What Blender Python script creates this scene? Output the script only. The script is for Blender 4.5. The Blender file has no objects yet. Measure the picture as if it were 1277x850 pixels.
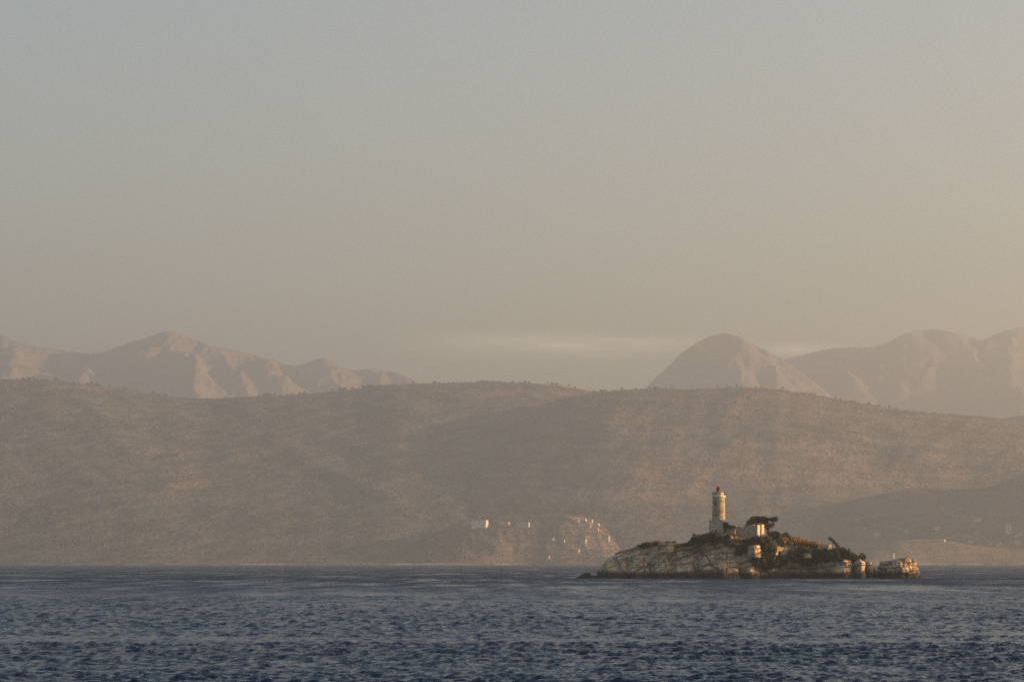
import bpy, math, random
import numpy as np
R = math.radians
sc = bpy.context.scene
COL = sc.collection

# ------------------------------------------------------------------ camera
F = 4000.0                 # focal length in photo pixels (1277 wide)
CX, HY, CAMZ = 638.5, 701.4, 4.9
cam_d = bpy.data.cameras.new('camera'); cam = bpy.data.objects.new('camera', cam_d); COL.objects.link(cam)
cam.location = (0, 0, CAMZ); cam.rotation_euler = (R(90), 0, 0)
cam_d.sensor_fit = 'HORIZONTAL'; cam_d.sensor_width = 36; cam_d.lens = F/1277*36
cam_d.shift_y = (HY-425)/1277
cam_d.clip_start = 1; cam_d.clip_end = 90000
sc.camera = cam

# ------------------------------------------------------------------ light
SUN_AZ, SUN_EL = 90.0, 11.0       # azimuth from the viewing direction's reverse (90 = exactly to the right)
a, e = R(SUN_AZ), R(SUN_EL)
sun_dir = (math.cos(e)*math.sin(a), -math.cos(e)*math.cos(a), math.sin(e))     # towards the sun
sd = bpy.data.lights.new('sun', 'SUN'); sun = bpy.data.objects.new('sun', sd); COL.objects.link(sun)
sd.energy = 5.0; sd.angle = R(0.5); sd.color = (1.0, 0.53, 0.21)
from mathutils import Vector
sun.rotation_euler = Vector(sun_dir).to_track_quat('Z', 'Y').to_euler()
sun.location = (400, 0, 200)
w = bpy.data.worlds.new('World'); sc.world = w; w.use_nodes = True
nt = w.node_tree; bg = nt.nodes['Background']
sky = nt.nodes.new('ShaderNodeTexSky'); sky.sky_type = 'NISHITA'; sky.sun_disc = False
sky.sun_elevation = e; sky.sun_rotation = math.atan2(sun_dir[0], sun_dir[1])
sky.air_density = 1.0; sky.dust_density = 1.2; sky.ozone_density = 1.2
# thin stratus low over the far mountains, part of the sky's own picture
tc = nt.nodes.new('ShaderNodeTexCoord')
mp = nt.nodes.new('ShaderNodeMapping'); mp.inputs['Scale'].default_value = (14, 14, 150)
nz = nt.nodes.new('ShaderNodeTexNoise'); nz.inputs['Scale'].default_value = 1.0; nz.inputs['Detail'].default_value = 5
nt.links.new(tc.outputs['Generated'], mp.inputs['Vector']); nt.links.new(mp.outputs[0], nz.inputs['Vector'])
sp = nt.nodes.new('ShaderNodeSeparateXYZ'); nt.links.new(tc.outputs['Generated'], sp.inputs[0])
def wmath(op, i0, i1=None, i2=None):
    n = nt.nodes.new('ShaderNodeMath'); n.operation = op
    for k, v in enumerate((i0, i1, i2)):
        if v is None: continue
        if isinstance(v, (int, float)): n.inputs[k].default_value = v
        else: nt.links.new(v, n.inputs[k])
    return n.outputs[0]
def bump1(v, c, wd):       # smooth bump, 1 at c, 0 beyond c +- wd
    d = wmath('DIVIDE', wmath('ABSOLUTE', wmath('SUBTRACT', v, c)), wd)
    return wmath('POWER', wmath('MAXIMUM', wmath('SUBTRACT', 1.0, d), 0.0), 1.4)
CLOUD = 3.3
bank = wmath('MULTIPLY', bump1(sp.outputs[2], 0.0680, 0.0060), bump1(sp.outputs[0], 0.020, 0.062))
bank2 = wmath('MULTIPLY', bump1(sp.outputs[2], 0.0658, 0.0034), bump1(sp.outputs[0], 0.088, 0.022))
north = wmath('GREATER_THAN', sp.outputs[1], 0.0)
cl = wmath('MULTIPLY', wmath('ADD', bank, bank2), wmath('MULTIPLY', north, CLOUD))
ns = nt.nodes.new('ShaderNodeMapRange'); ns.inputs[1].default_value = .36; ns.inputs[2].default_value = .62
nt.links.new(nz.outputs[0], ns.inputs[0])
cl = wmath('MULTIPLY', cl, ns.outputs[0])
cv = nt.nodes.new('ShaderNodeCombineXYZ')
for k, wv in enumerate((1.35, 1.0, .78)): nt.links.new(wmath('ADD', wmath('MULTIPLY', cl, wv), 1.0), cv.inputs[k])
mul = nt.nodes.new('ShaderNodeVectorMath'); mul.operation = 'MULTIPLY'
tint = nt.nodes.new('ShaderNodeVectorMath'); tint.operation = 'MULTIPLY'; tint.inputs[1].default_value = (.985, .968, .975)
nt.links.new(sky.outputs[0], tint.inputs[0]); nt.links.new(tint.outputs[0], mul.inputs[0]); nt.links.new(cv.outputs[0], mul.inputs[1])
nt.links.new(mul.outputs[0], bg.inputs['Color'])
bg.inputs['Strength'].default_value = 0.05

sc.view_settings.view_transform = 'Standard'; sc.view_settings.look = 'None'
sc.view_settings.gamma = 1; sc.view_settings.use_curve_mapping = False
sc.view_settings.exposure = 1.95
sc.render.engine = 'CYCLES'
sc.cycles.use_denoising = False
sc.cycles.max_bounces = 4; sc.cycles.diffuse_bounces = 2; sc.cycles.glossy_bounces = 2
sc.cycles.transmission_bounces = 2; sc.cycles.volume_bounces = 0
sc.cycles.sample_clamp_indirect = 4

# ------------------------------------------------------------------ tuning
HAZE_DENSITY = 1.13e-4
HAZE_COLOR = (0.70, 0.865, 1.0)
HAZE_G = 0.53

# ------------------------------------------------------------------ numpy noise
_rng = np.random.default_rng(7)
_P = np.concatenate([_rng.permutation(1024)]*3).astype(np.int64)
_G3 = _rng.normal(size=(1024, 3)); _G3 /= np.linalg.norm(_G3, axis=1)[:, None]
_HV = _rng.random((1024, 4))
def _h3(i, j, k): return _P[_P[_P[i & 1023] + (j & 1023)] + (k & 1023)]
def noise3(x, y, z):
    x, y, z = np.broadcast_arrays(np.asarray(x, float), np.asarray(y, float), np.asarray(z, float))
    i, j, k = np.floor(x).astype(np.int64), np.floor(y).astype(np.int64), np.floor(z).astype(np.int64)
    fx, fy, fz = x-i, y-j, z-k
    u, v, t = fx*fx*fx*(fx*(fx*6-15)+10), fy*fy*fy*(fy*(fy*6-15)+10), fz*fz*fz*(fz*(fz*6-15)+10)
    r = 0
    for a_ in (0, 1):
        wa = u if a_ else 1-u
        for b_ in (0, 1):
            wb = v if b_ else 1-v
            for c_ in (0, 1):
                wc = t if c_ else 1-t
                g = _G3[_h3(i+a_, j+b_, k+c_)]
                r = r + wa*wb*wc*(g[..., 0]*(fx-a_)+g[..., 1]*(fy-b_)+g[..., 2]*(fz-c_))
    return r*1.5
def fbm(x, y, z=0.0, octv=4, gain=.5, lac=2.03):
    r, am, f = 0, 1.0, 1.0
    for o in range(octv):
        r = r + am*noise3(x*f+17.3*o, y*f-9.1*o, np.asarray(z)*f+5.7*o); am *= gain; f *= lac
    return r
def ridged(x, y, z=0.0, octv=4, gain=.5):
    r, am, f = 0, 1.0, 1.0
    for o in range(octv):
        n = 1-np.abs(noise3(x*f+31.3*o, y*f+4.1*o, np.asarray(z)*f)*1.6); r = r+am*n*n; am *= gain; f *= 2.1
    return r/1.9
def worley2(x, y, seed=0):
    i, j = np.floor(x).astype(np.int64), np.floor(y).astype(np.int64)
    f1 = np.full(x.shape, 9.0); f2 = np.full(x.shape, 9.0); idv = np.zeros(x.shape); id2 = np.zeros(x.shape)
    for di in (-1, 0, 1):
        for dj in (-1, 0, 1):
            h = _h3(i+di, j+dj, np.full(i.shape, seed, np.int64))
            px = i+di+.1+.8*_HV[h, 0]; py = j+dj+.1+.8*_HV[h, 1]
            d = np.maximum(np.abs(px-x), np.abs(py-y))*.65+.35*np.hypot(px-x, py-y)
            n1 = d < f1
            f2 = np.where(n1, f1, np.minimum(f2, d)); idv = np.where(n1, _HV[h, 2], idv); id2 = np.where(n1, _HV[h, 3], id2)
            f1 = np.where(n1, d, f1)
    return f1, f2, idv, id2
def sstep(a_, b_, x):
    t = np.clip((x-a_)/(b_-a_), 0, 1); return t*t*(3-2*t)
def interp(px, pts):
    p = np.array(pts, float); return np.interp(px, p[:, 0], p[:, 1])
def sinterp(px, pts):       # smooth (Catmull-Rom like) interpolation, sampled
    p = np.array(pts, float); xs = p[:, 0]; ys = p[:, 1]
    m = np.gradient(ys, xs); px = np.clip(px, xs[0], xs[-1])
    k = np.clip(np.searchsorted(xs, px)-1, 0, len(xs)-2); h = xs[k+1]-xs[k]; t = (px-xs[k])/h
    return (2*t**3-3*t**2+1)*ys[k]+(t**3-2*t**2+t)*h*m[k]+(-2*t**3+3*t**2)*ys[k+1]+(t**3-t**2)*h*m[k+1]
def X_(px, y): return (px-CX)/F*y
def Z_(py, y): return CAMZ+(HY-py)/F*y

# ------------------------------------------------------------------ object helpers
def tag(o, label=None, cat=None, group=None, kind=None):
    if label: o['label'] = label
    if cat: o['category'] = cat
    if group: o['group'] = group
    if kind: o['kind'] = kind
    return o
def link(name, me, mat=None, parent=None, loc=None, smooth=False):
    o = bpy.data.objects.new(name, me); COL.objects.link(o)
    if mat is not None and not len(me.materials): me.materials.append(mat)
    if parent is not None: o.parent = parent
    if loc is not None: o.location = loc
    return o
def empty(name, loc, rz=0.0):
    o = bpy.data.objects.new(name, None); COL.objects.link(o); o.location = loc; o.rotation_euler = (0, 0, rz)
    o.empty_display_size = .2
    return o
def np_mesh(name, V, Q, smooth=True):
    V = np.asarray(V, np.float32).reshape(-1, 3); Q = np.asarray(Q, np.int32); n = Q.shape[1]
    me = bpy.data.meshes.new(name)
    me.vertices.add(len(V)); me.vertices.foreach_set('co', V.ravel())
    me.loops.add(Q.size); me.loops.foreach_set('vertex_index', Q.ravel())
    me.polygons.add(len(Q)); me.polygons.foreach_set('loop_start', np.arange(0, Q.size, n, dtype=np.int32))
    me.polygons.foreach_set('use_smooth', np.full(len(Q), smooth))
    me.update(calc_edges=True); me.validate()
    return me
def grid_faces(n, m, wrap=False):       # n rows, m cols
    i = np.arange(n-1)[:, None]; j = np.arange(m if wrap else m-1)[None, :]
    j2 = (j+1) % m
    return np.stack([i*m+j, i*m+j2, (i+1)*m+j2, (i+1)*m+j], -1).reshape(-1, 4)
class MB:       # small builder for boxes, lathes and tubes
    def __init__(s): s.v = []; s.f = []
    def box(s, c, d, rz=0.0, taper=1.0):
        b = len(s.v); cs, sn = math.cos(rz), math.sin(rz)
        for sz in (-.5, .5):
            k = taper if sz > 0 else 1.0
            for sx, sy in ((-.5, -.5), (.5, -.5), (.5, .5), (-.5, .5)):
                x, y = sx*d[0]*k, sy*d[1]*k
                s.v.append((c[0]+x*cs-y*sn, c[1]+x*sn+y*cs, c[2]+sz*d[2]))
        for q in ((3, 2, 1, 0), (4, 5, 6, 7), (0, 1, 5, 4), (1, 2, 6, 5), (2, 3, 7, 6), (3, 0, 4, 7)): s.f.append(tuple(b+i for i in q))
    def lathe(s, prof, n=32, c=(0, 0), jit=0.0, rnd=None):
        b = len(s.v)
        for r, z in prof:
            for k in range(n):
                an = 2*math.pi*k/n; rr = r+(rnd.uniform(-jit, jit) if rnd else 0)
                s.v.append((c[0]+rr*math.cos(an), c[1]+rr*math.sin(an), z))
        for i in range(len(prof)-1):
            for k in range(n): s.f.append((b+i*n+k, b+i*n+(k+1) % n, b+(i+1)*n+(k+1) % n, b+(i+1)*n+k))
        s.f.append(tuple(b+k for k in reversed(range(n)))); s.f.append(tuple(b+(len(prof)-1)*n+k for k in range(n)))
    def tube(s, pts, rads, n=6):
        b = len(s.v); pts = [Vector(p) for p in pts]
        for i, p in enumerate(pts):
            t = (pts[min(i+1, len(pts)-1)]-pts[max(i-1, 0)]).normalized()
            u = t.cross(Vector((0, 1, .013))); u = (u if u.length > 1e-3 else Vector((1, 0, 0))).normalized(); v = t.cross(u)
            for k in range(n):
                an = 2*math.pi*k/n; s.v.append(tuple(p+(u*math.cos(an)+v*math.sin(an))*rads[i]))
        for i in range(len(pts)-1):
            for k in range(n): s.f.append((b+i*n+k, b+i*n+(k+1) % n, b+(i+1)*n+(k+1) % n, b+(i+1)*n+k))
        s.f.append(tuple(b+k for k in reversed(range(n)))); s.f.append(tuple(b+(len(pts)-1)*n+k for k in range(n)))
    def poly(s, pts):
        b = len(s.v); s.v += [tuple(p) for p in pts]; s.f.append(tuple(range(b, b+len(pts))))
    def build(s, name, mat, parent=None, smooth=False, loc=None):
        me = bpy.data.meshes.new(name); me.from_pydata(s.v, [], s.f); me.update()
        if smooth:
            for p in me.polygons: p.use_smooth = True
        return link(name, me, mat, parent, loc)

# ------------------------------------------------------------------ materials
class NB:
    def __init__(s, name):
        s.m = bpy.data.materials.new(name); s.m.use_nodes = True; s.t = s.m.node_tree
        s.b = s.t.nodes['Principled BSDF']; s.geo = s.t.nodes.new('ShaderNodeNewGeometry'); s.tc = s.t.nodes.new('ShaderNodeTexCoord')
    def put(s, sock, v):
        if isinstance(v, bpy.types.NodeSocket): s.t.links.new(v, sock)
        elif isinstance(v, tuple) and len(v) == 3 and sock.type == 'RGBA': sock.default_value = (*v, 1)
        else: sock.default_value = v
    def math(s, op, *ins):
        n = s.t.nodes.new('ShaderNodeMath'); n.operation = op
        for k, v in enumerate(ins): s.put(n.inputs[k], v)
        return n.outputs[0]
    def mapping(s, scale=(1, 1, 1), rot=(0, 0, 0), src=None):
        n = s.t.nodes.new('ShaderNodeMapping'); n.inputs['Scale'].default_value = scale; n.inputs['Rotation'].default_value = rot
        s.put(n.inputs['Vector'], src or s.geo.outputs['Position']); return n.outputs[0]
    def rotscale(s, scale, rot):       # turn first, then scale
        return s.mapping(scale, (0, 0, 0), s.mapping((1, 1, 1), rot))
    def noise(s, vec, scale=1.0, detail=4, rough=.55, dist=0.0):
        n = s.t.nodes.new('ShaderNodeTexNoise'); s.put(n.inputs['Vector'], vec); n.inputs['Scale'].default_value = scale
        n.inputs['Detail'].default_value = detail; n.inputs['Roughness'].default_value = rough; n.inputs['Distortion'].default_value = dist
        return n.outputs[0]
    def ramp(s, v, lo, hi):
        n = s.t.nodes.new('ShaderNodeMapRange'); n.interpolation_type = 'SMOOTHSTEP'
        s.put(n.inputs[0], v); s.put(n.inputs[1], lo); s.put(n.inputs[2], hi); return n.outputs[0]
    def mix(s, f, a_, b_):
        n = s.t.nodes.new('ShaderNodeMix'); n.data_type = 'RGBA'
        s.put(n.inputs[0], f); s.put(n.inputs[6], a_); s.put(n.inputs[7], b_); return n.outputs[2]
    def xyz(s, src=None):
        n = s.t.nodes.new('ShaderNodeSeparateXYZ'); s.put(n.inputs[0], src or s.geo.outputs['Position']); return n.outputs
    def bump(s, h, strength=.5, dist=.1):
        n = s.t.nodes.new('ShaderNodeBump'); s.put(n.inputs['Height'], h); s.put(n.inputs['Strength'], strength); s.put(n.inputs['Distance'], dist)
        s.t.links.new(n.outputs[0], s.b.inputs['Normal']); return n
    def out(s, col=None, rough=.9, spec=.2):
        if col is not None: s.put(s.b.inputs['Base Color'], col)
        s.put(s.b.inputs['Roughness'], rough); s.b.inputs['Specular IOR Level'].default_value = spec
        return s.m

def mat_rock():
    n = NB('limestone'); p = n.geo.outputs['Position']
    big = n.noise(n.mapping((.12, .12, .2)), 1, 5, .6)
    fine = n.noise(n.mapping((.9, .9, 2.0)), 1, 6, .65)
    col = n.mix(n.ramp(fine, .3, .7), (.36, .285, .195), (.62, .50, .355))
    col = n.mix(n.math('MULTIPLY', n.ramp(big, .5, .68), .6), col, (.40, .29, .17))            # ochre stain
    streak = n.noise(n.mapping((1.1, 1.1, .12)), 1, 4, .6)
    col = n.mix(n.math('MULTIPLY', n.ramp(streak, .53, .65), .74), col, (.085, .078, .070))        # dark rock streaks that also put crack shade into the colour
    gap = n.noise(n.rotscale((.11, .11, 1.0), (0, R(13), 0)), 1, 5, .62)
    col = n.mix(n.math('MULTIPLY', n.ramp(gap, .52, .60), .74), col, (.10, .09, .075))
    slab = n.noise(n.rotscale((.05, .07, .26), (0, R(24), 0)), 1, 5, .6, .5)
    col = n.mix(n.math('MULTIPLY', n.ramp(slab, .50, .62), .5), col, (.13, .115, .092))        # large dark zones slanting with the beds
    z = n.xyz()[2]; nzv = n.xyz(n.geo.outputs['Normal'])[2]
    soil = n.mix(n.ramp(n.noise(p, .8, 4), .35, .65), (.085, .075, .04), (.20, .15, .08))
    sl = n.math('MULTIPLY', n.ramp(n.math('ADD', nzv, n.math('MULTIPLY', n.math('SUBTRACT', fine, .5), .5)), .72, .9), n.ramp(z, 7.2, 9.5))
    col = n.mix(sl, col, soil)
    zz = n.math('ADD', z, n.math('MULTIPLY', n.math('SUBTRACT', n.noise(n.mapping((.25, .25, .5)), 1, 4), .5), 2.2))
    col = n.mix(n.math('SUBTRACT', 1.0, n.ramp(zz, 1.3, 2.9)), col, (.032, .028, .025))          # wet tide band
    n.bump(n.noise(n.mapping((1.6, 1.6, 3.2)), 1, 6, .7), .6, .25)
    return n.out(col, .92, .15)
def mat_leaf(name, c0, c1, scale=.9):
    n = NB(name)
    col = n.mix(n.ramp(n.noise(n.geo.outputs['Position'], scale, 3), .32, .68), c0, c1)
    n.put(n.b.inputs['Base Color'], col)
    return n.out(col, .75, .15)
def mat_stone(name, c0, c1, stain=.5, course=.32):
    n = NB(name); o = n.tc.outputs['Object']
    blot = n.noise(o, .9, 5, .65); fine = n.noise(o, 5, 4, .6)
    col = n.mix(n.ramp(fine, .3, .7), c0, c1)
    col = n.mix(n.math('MULTIPLY', n.ramp(blot, .5, .64), stain), col, tuple(v*.42 for v in c0))
    zc = n.math('FRACT', n.math('DIVIDE', n.xyz(o)[2], course))
    j = n.math('MULTIPLY', n.ramp(zc, .0, .1), n.math('SUBTRACT', 1.0, n.ramp(zc, .9, 1.0)))
    n.bump(n.math('ADD', n.math('MULTIPLY', j, .6), n.math('MULTIPLY', fine, .7)), .8, .06)
    return n.out(col, .9, .15)
def mat_plain(name, c, rough=.7, spec=.3, var=.15):
    n = NB(name)
    f = n.noise(n.tc.outputs['Object'], 3, 4)
    return n.out(n.mix(f, tuple(v*(1-var) for v in c), tuple(min(1, v*(1+var)) for v in c)), rough, spec)
def mat_hill(name, scrub, soil, bare, rot=0.0, stretch=3.0, s=1.0, patch=(.5, .66), shore=True, light=(.36, .27, .20), speck=.45):
    s = s/1.5
    n = NB(name)
    v1 = n.rotscale((1/(260*stretch/2)*s, 1/400*s, 1/90*s), (0, rot, 0)); big = n.noise(v1, 1, 5, .6, .4)
    v2 = n.rotscale((1/(34*stretch)*s, 1/90*s, 1/13*s), (0, rot, 0)); mid = n.noise(v2, 1, 8, .72)
    v3 = n.mapping((1/11*s, 1/26*s, 1/9*s)); fine = n.noise(v3, 1, 3, .6)
    col = n.mix(n.ramp(mid, .36, .64), scrub, soil)
    col = n.mix(n.math('MULTIPLY', n.ramp(big, patch[0], patch[1]), bare), col, light)
    col = n.mix(n.math('MULTIPLY', n.ramp(fine, .52, .62), speck), col, (.035, .038, .026))
    if shore:
        z = n.xyz()[2]
        sh = n.math('SUBTRACT', 1.0, n.ramp(z, 2.0, 4.2))
        sh = n.math('MULTIPLY', sh, n.ramp(n.noise(n.mapping((1/170, 1/400, 1/50)), 1, 5, .6), .50, .60))
        col = n.mix(sh, col, (.40, .34, .28))
    n.bump(n.noise(v3, 1.3, 3, .6), .5, 5.0/s)
    return n.out(col, 1.0, .0)
def mat_water():
    n = NB('sea_water'); p = n.geo.outputs['Position']
    b1 = n.noise(n.mapping((.75, .38, .6)), 1, 5, .6, .3); b2 = n.noise(n.mapping((.10, .035, .1), (0, 0, R(14))), 1, 4, .6)
    patch = n.math('ADD', n.noise(n.mapping((.16, .012, .1), (0, 0, R(3))), 1, 5, .7), n.noise(n.mapping((.03, .006, .1), (0, 0, R(-4))), 1, 4, .65))
    h = n.math('MULTIPLY', n.math('ADD', n.math('MULTIPLY', b1, .5), n.math('MULTIPLY', b2, 1.3)), n.ramp(patch, .70, 1.25))
    n.bump(h, 1.0, 1.1)
    n.put(n.b.inputs['Base Color'], (.009, .026, .060)); n.b.inputs['IOR'].default_value = 1.333
    n.put(n.b.inputs['Roughness'], n.math('ADD', .17, n.math('MULTIPLY', n.math('MULTIPLY', n.ramp(n.xyz()[1], 180, 1000), .68), n.ramp(patch, .70, 1.25)))); n.b.inputs['Specular IOR Level'].default_value = .14
    return n.m

M = {}
M['rock'] = mat_rock()
M['water'] = mat_water()
M['leaf'] = mat_leaf('dark_leaf', (.024, .030, .015), (.068, .074, .034))
M['olive'] = mat_leaf('olive_leaf', (.045, .048, .018), (.11, .10, .038))
M['dry'] = mat_leaf('dry_brush', (.20, .13, .05), (.40, .27, .10))
M['rust'] = mat_leaf('rusty_brush', (.28, .12, .045), (.44, .22, .075))
M['twig'] = mat_leaf('twiggy_brush', (.09, .055, .035), (.17, .11, .07))
M['pine'] = mat_leaf('pine_needles', (.036, .034, .018), (.095, .080, .042))
M['bark'] = mat_plain('bark', (.09, .06, .045), .95, .1)
M['tower'] = mat_stone('tower_stone', (.34, .275, .205), (.47, .39, .30), .8, .35)
M['base'] = mat_stone('pedestal_stone', (.27, .245, .21), (.38, .35, .30), .35, .4)
M['ruin'] = mat_stone('ruin_stone', (.30, .25, .19), (.43, .36, .275), .35, .3)
M['gable'] = mat_stone('pale_ruin_stone', (.42, .35, .26), (.54, .46, .36), .2, .5)  # paler stone than the other ruin walls, for the end pillars
M['white'] = mat_plain('white_paint', (.62, .57, .50), .6)
M['iron'] = mat_plain('dark_iron', (.025, .025, .028), .5)
M['glass'] = mat_plain('lantern_glass', (.06, .065, .07), .1, .5)
M['red'] = mat_plain('red_paint', (.45, .12, .09), .5)
M['dark'] = mat_plain('dark_opening', (.03, .027, .025), .9)
M['wallwhite'] = mat_plain('whitewash', (.78, .74, .68), .8)
M['wallcream'] = mat_plain('cream_render', (.58, .49, .39), .8)
M['wallgrey'] = mat_plain('grey_render', (.52, .50, .47), .8)
M['tile'] = mat_plain('clay_tile', (.42, .20, .12), .85)
M['pale'] = mat_plain('pale_masonry', (.30, .25, .20), .9)
M['dust'] = mat_plain('dusty_track', (.26, .22, .18), 1.0)
M['scrub'] = mat_leaf('maquis_leaf', (.045, .048, .032), (.095, .090, .062), .05)
M['tree_far'] = mat_leaf('far_tree', (.030, .036, .022), (.065, .07, .042), .1)

# ------------------------------------------------------------------ water
def build_water():
    rnd = np.random.default_rng(11)
    ys = [-2900, -1200, -300, 20, 80, 105]
    y = 120.0
    while y < 560: ys.append(y); y *= 1.0018
    while y < 1100: ys.append(y); y *= 1.0036
    while y < 8100: ys.append(y); y *= 1.012
    ys += [8300, 10000, 14000, 24000]
    ys = np.array(ys); n = len(ys)
    tcol = np.linspace(-.2, .2, 540)
    fl = .2+.315*(np.arange(1, 41)/40)**1.8
    tt = np.concatenate([[-1.0, -.7], -fl[::-1], tcol, fl, [.7, 1.0]])
    ya = np.maximum(ys, 105)
    Xg = tt[None, :]*ya[:, None]
    Xg[:, 0] = -13500; Xg[:, -1] = 13500; Xg[:, 1] = -9000; Xg[:, -2] = 9000
    Yg = np.repeat(ys[:, None], Xg.shape[1], 1)
    dy = np.gradient(ys)[:, None]; dx = np.gradient(Xg, axis=1); spc = np.maximum(dy*.5, np.abs(dx))
    Zg = np.zeros_like(Xg)
    gust = fbm(Xg/210+3.1, Yg/42, 0.0, 3)
    gust = (.95+.30*np.clip(gust, -.6, .6))*(1-.50*sstep(.12, .42, fbm(Xg/300+9.7, Yg/36+2.2, 1.5, 3)))
    for k in range(78):
        lam = (0.38*(1.8/0.38)**(k/63) if k < 64 else rnd.uniform(3.5, 8))*rnd.uniform(.93, 1.07)
        ang = R(-103)+rnd.normal()*R(30)
        kx, ky = math.cos(ang)*2*math.pi/lam, math.sin(ang)*2*math.pi/lam
        am = WAVE*lam*(1.0 if lam < 1.4 else (1.4/lam)**.85)
        ok = (spc < lam/2.0)
        if not ok.any(): continue
        att = 1-sstep(lam/3.4, lam/2.0, spc)
        rows = np.where(att.max(axis=1) > 0)[0]; s = slice(rows[0], rows[-1]+1)
        ph = kx*Xg[s]+ky*Yg[s]+rnd.uniform(0, 6.28)
        c = np.sin(ph); Zg[s] += am*att[s]*gust[s]*(c+.35*(c*c-.5))
    me = np_mesh('sea', np.stack([Xg, Yg, Zg], -1), grid_faces(n, Xg.shape[1]))
    o = link('water', me, M['water']); tag(o, 'wind ruffled dark blue sea reaching to the far shore', 'sea', kind='structure')
WAVE = .0104
build_water()

# ------------------------------------------------------------------ hills and mountains
class Terrain:
    """height function in metres over the ground plane; the skyline is fitted to its ridge line"""
    def __init__(s, fn, ridge, y0, y1, ny=160, k=1.5): s.fn, s.ridge, s.y0, s.y1, s.ny, s.k = fn, ridge, y0*k, y1*k, ny, k; s.ft = None
    def fit(s, t0, t1, n=500):
        s.ft = (np.linspace(t0, t1, n), np.ones(n))
        for it in range(2):
            y = np.linspace(s.y0, s.y1, s.ny*2)[:, None]; T = s.ft[0][None, :]
            z = s(T*y, y+0*T)
            act = ((z-CAMZ)/y).max(axis=0)
            want = (HY-sinterp(s.ft[0]*F+CX, s.ridge))/F
            f = np.clip(np.where(want > .0006, want/np.maximum(act, .0006), .35), .3, 2.2)
            ker = np.ones(5)/5; f = np.convolve(np.pad(f, 2, 'edge'), ker, 'valid')
            s.ft = (s.ft[0], s.ft[1]*f)
        return s
    def __call__(s, x, y):
        z = s.k*s.fn(x/s.k, y/s.k)
        if s.ft is not None: z = np.where(z > 0, z*np.interp(x/y, s.ft[0], s.ft[1]), z)
        return z
    def build(s, name, mat, t0, t1, nx, label, cat):
        u = np.linspace(0, 1, s.ny); y = (s.y0+(s.y1-s.y0)*u)[:, None]; T = np.linspace(t0, t1, nx)[None, :]
        Xg = T*y; Yg = y+0*T; Zg = s(Xg, Yg)
        Zg[0] = np.minimum(Zg[0], -2.5); Zg[-1] = -2.5; Zg[:, 0] = np.minimum(Zg[:, 0], -2.5); Zg[:, -1] = np.minimum(Zg[:, -1], -2.5)
        o = link(name, np_mesh(name, np.stack([Xg, Yg, Zg], -1), grid_faces(s.ny, nx)), mat)
        tag(o, label, cat, kind='structure'); s.obj = o
        return o
def hill_fn(ridge, yr, ys, back, pw, gul, seed, gx=230., gy=700., skew=.35, small=3.0, shelf=0.0):
    rp = np.array(ridge, float)
    def fn(x, y):
        H = Z_(sinterp(x/y*F+CX, rp), yr)
        y_s = ys+35*fbm(x/220+seed, 3.3+0*x, seed, 3)
        t = np.clip((y-y_s)/(yr-y_s), 0, 1)
        s_ = np.sin(t*math.pi/2)**pw
        b = np.clip((y-yr)/back, 0, 1.4); s_ = np.where(y > yr, 1-.9*b*b, s_)
        env = np.clip(4*t*(1-t), 0, 1)+.12*t
        g = ridged((x+skew*(y-ys))/gx+seed, y/gy, seed*1.7, 4)-.75
        z = H*s_+gul*g*env+small*fbm(x/38, y/60, seed, 3)*np.clip(t*6, 0, 1)
        if shelf: z = z+shelf*fbm(x/420+seed*2, y/520, seed, 2)*env
        return np.where(y < y_s, -2.5-(y_s-y)*.06, np.maximum(z, .8*np.clip(t*40, 0, 1)))
    return fn

RA = [(-260, 470), (-100, 470), (0, 473), (60, 474), (100, 478), (150, 485), (200, 493), (240, 496.5), (300, 495), (380, 491), (430, 486), (480, 480), (540, 477.5), (620, 477), (680, 479), (720, 484), (745, 489), (800, 500), (900, 530), (1000, 570), (1100, 640), (1200, 700)]
RB = [(200, 708), (300, 690), (400, 655), (480, 610), (560, 562), (640, 517), (700, 498), (745, 489.5), (780, 486.5), (850, 485.5), (920, 483), (960, 484.5), (1000, 490), (1050, 499), (1100, 508), (1150, 514), (1200, 518), (1250, 522), (1300, 530), (1400, 545), (1600, 585)]
RC = [(1190, 560), (1235, 526), (1260, 519.5), (1290, 516), (1350, 510), (1500, 520), (1600, 530)]
RE = [(880, 712), (940, 690), (1000, 655), (1030, 637), (1060, 624), (1100, 615), (1150, 611), (1200, 610), (1230, 607), (1277, 590), (1340, 576), (1480, 566), (1640, 560)]
RG = [(1286, 714), (1320, 690), (1350, 640), (1385, 592), (1420, 560), (1500, 538), (1640, 540)]
RF = [(1050, 712), (1070, 697), (1090, 683), (1112, 675.5), (1135, 672.5), (1170, 673), (1205, 677), (1277, 683), (1360, 688), (1500, 697)]
RD = [(440, 714), (465, 705), (492, 690), (525, 672), (555, 660), (580, 653.5), (610, 650), (650, 646), (690, 642), (715, 642), (735, 646), (750, 654), (763, 667), (775, 684), (786, 700), (796, 714)]
hA = Terrain(hill_fn(RA, 7000, 5020, 1400, 1.3, 10, 1.3, 260, 900, .5, 1.6, 6), RA, 4960, 8400, 200).fit(-.24, .16)
hB = Terrain(hill_fn(RB, 6300, 5030, 1100, 1.4, 9, 4.1, 230, 800, -.35, 1.5, 7), RB, 4960, 7400, 190).fit(-.13, .24)
hC = Terrain(hill_fn(RC, 8200, 6500, 1200, 1.0, 30, 6.6), RC, 6400, 9300, 60).fit(.13, .24)
hE = Terrain(hill_fn(RE, 5380, 5090, 500, 1.0, 8, 8.2, 160, 500, .2, 3.0, 8), RE, 4960, 6300, 120).fit(.055, .24)
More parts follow.
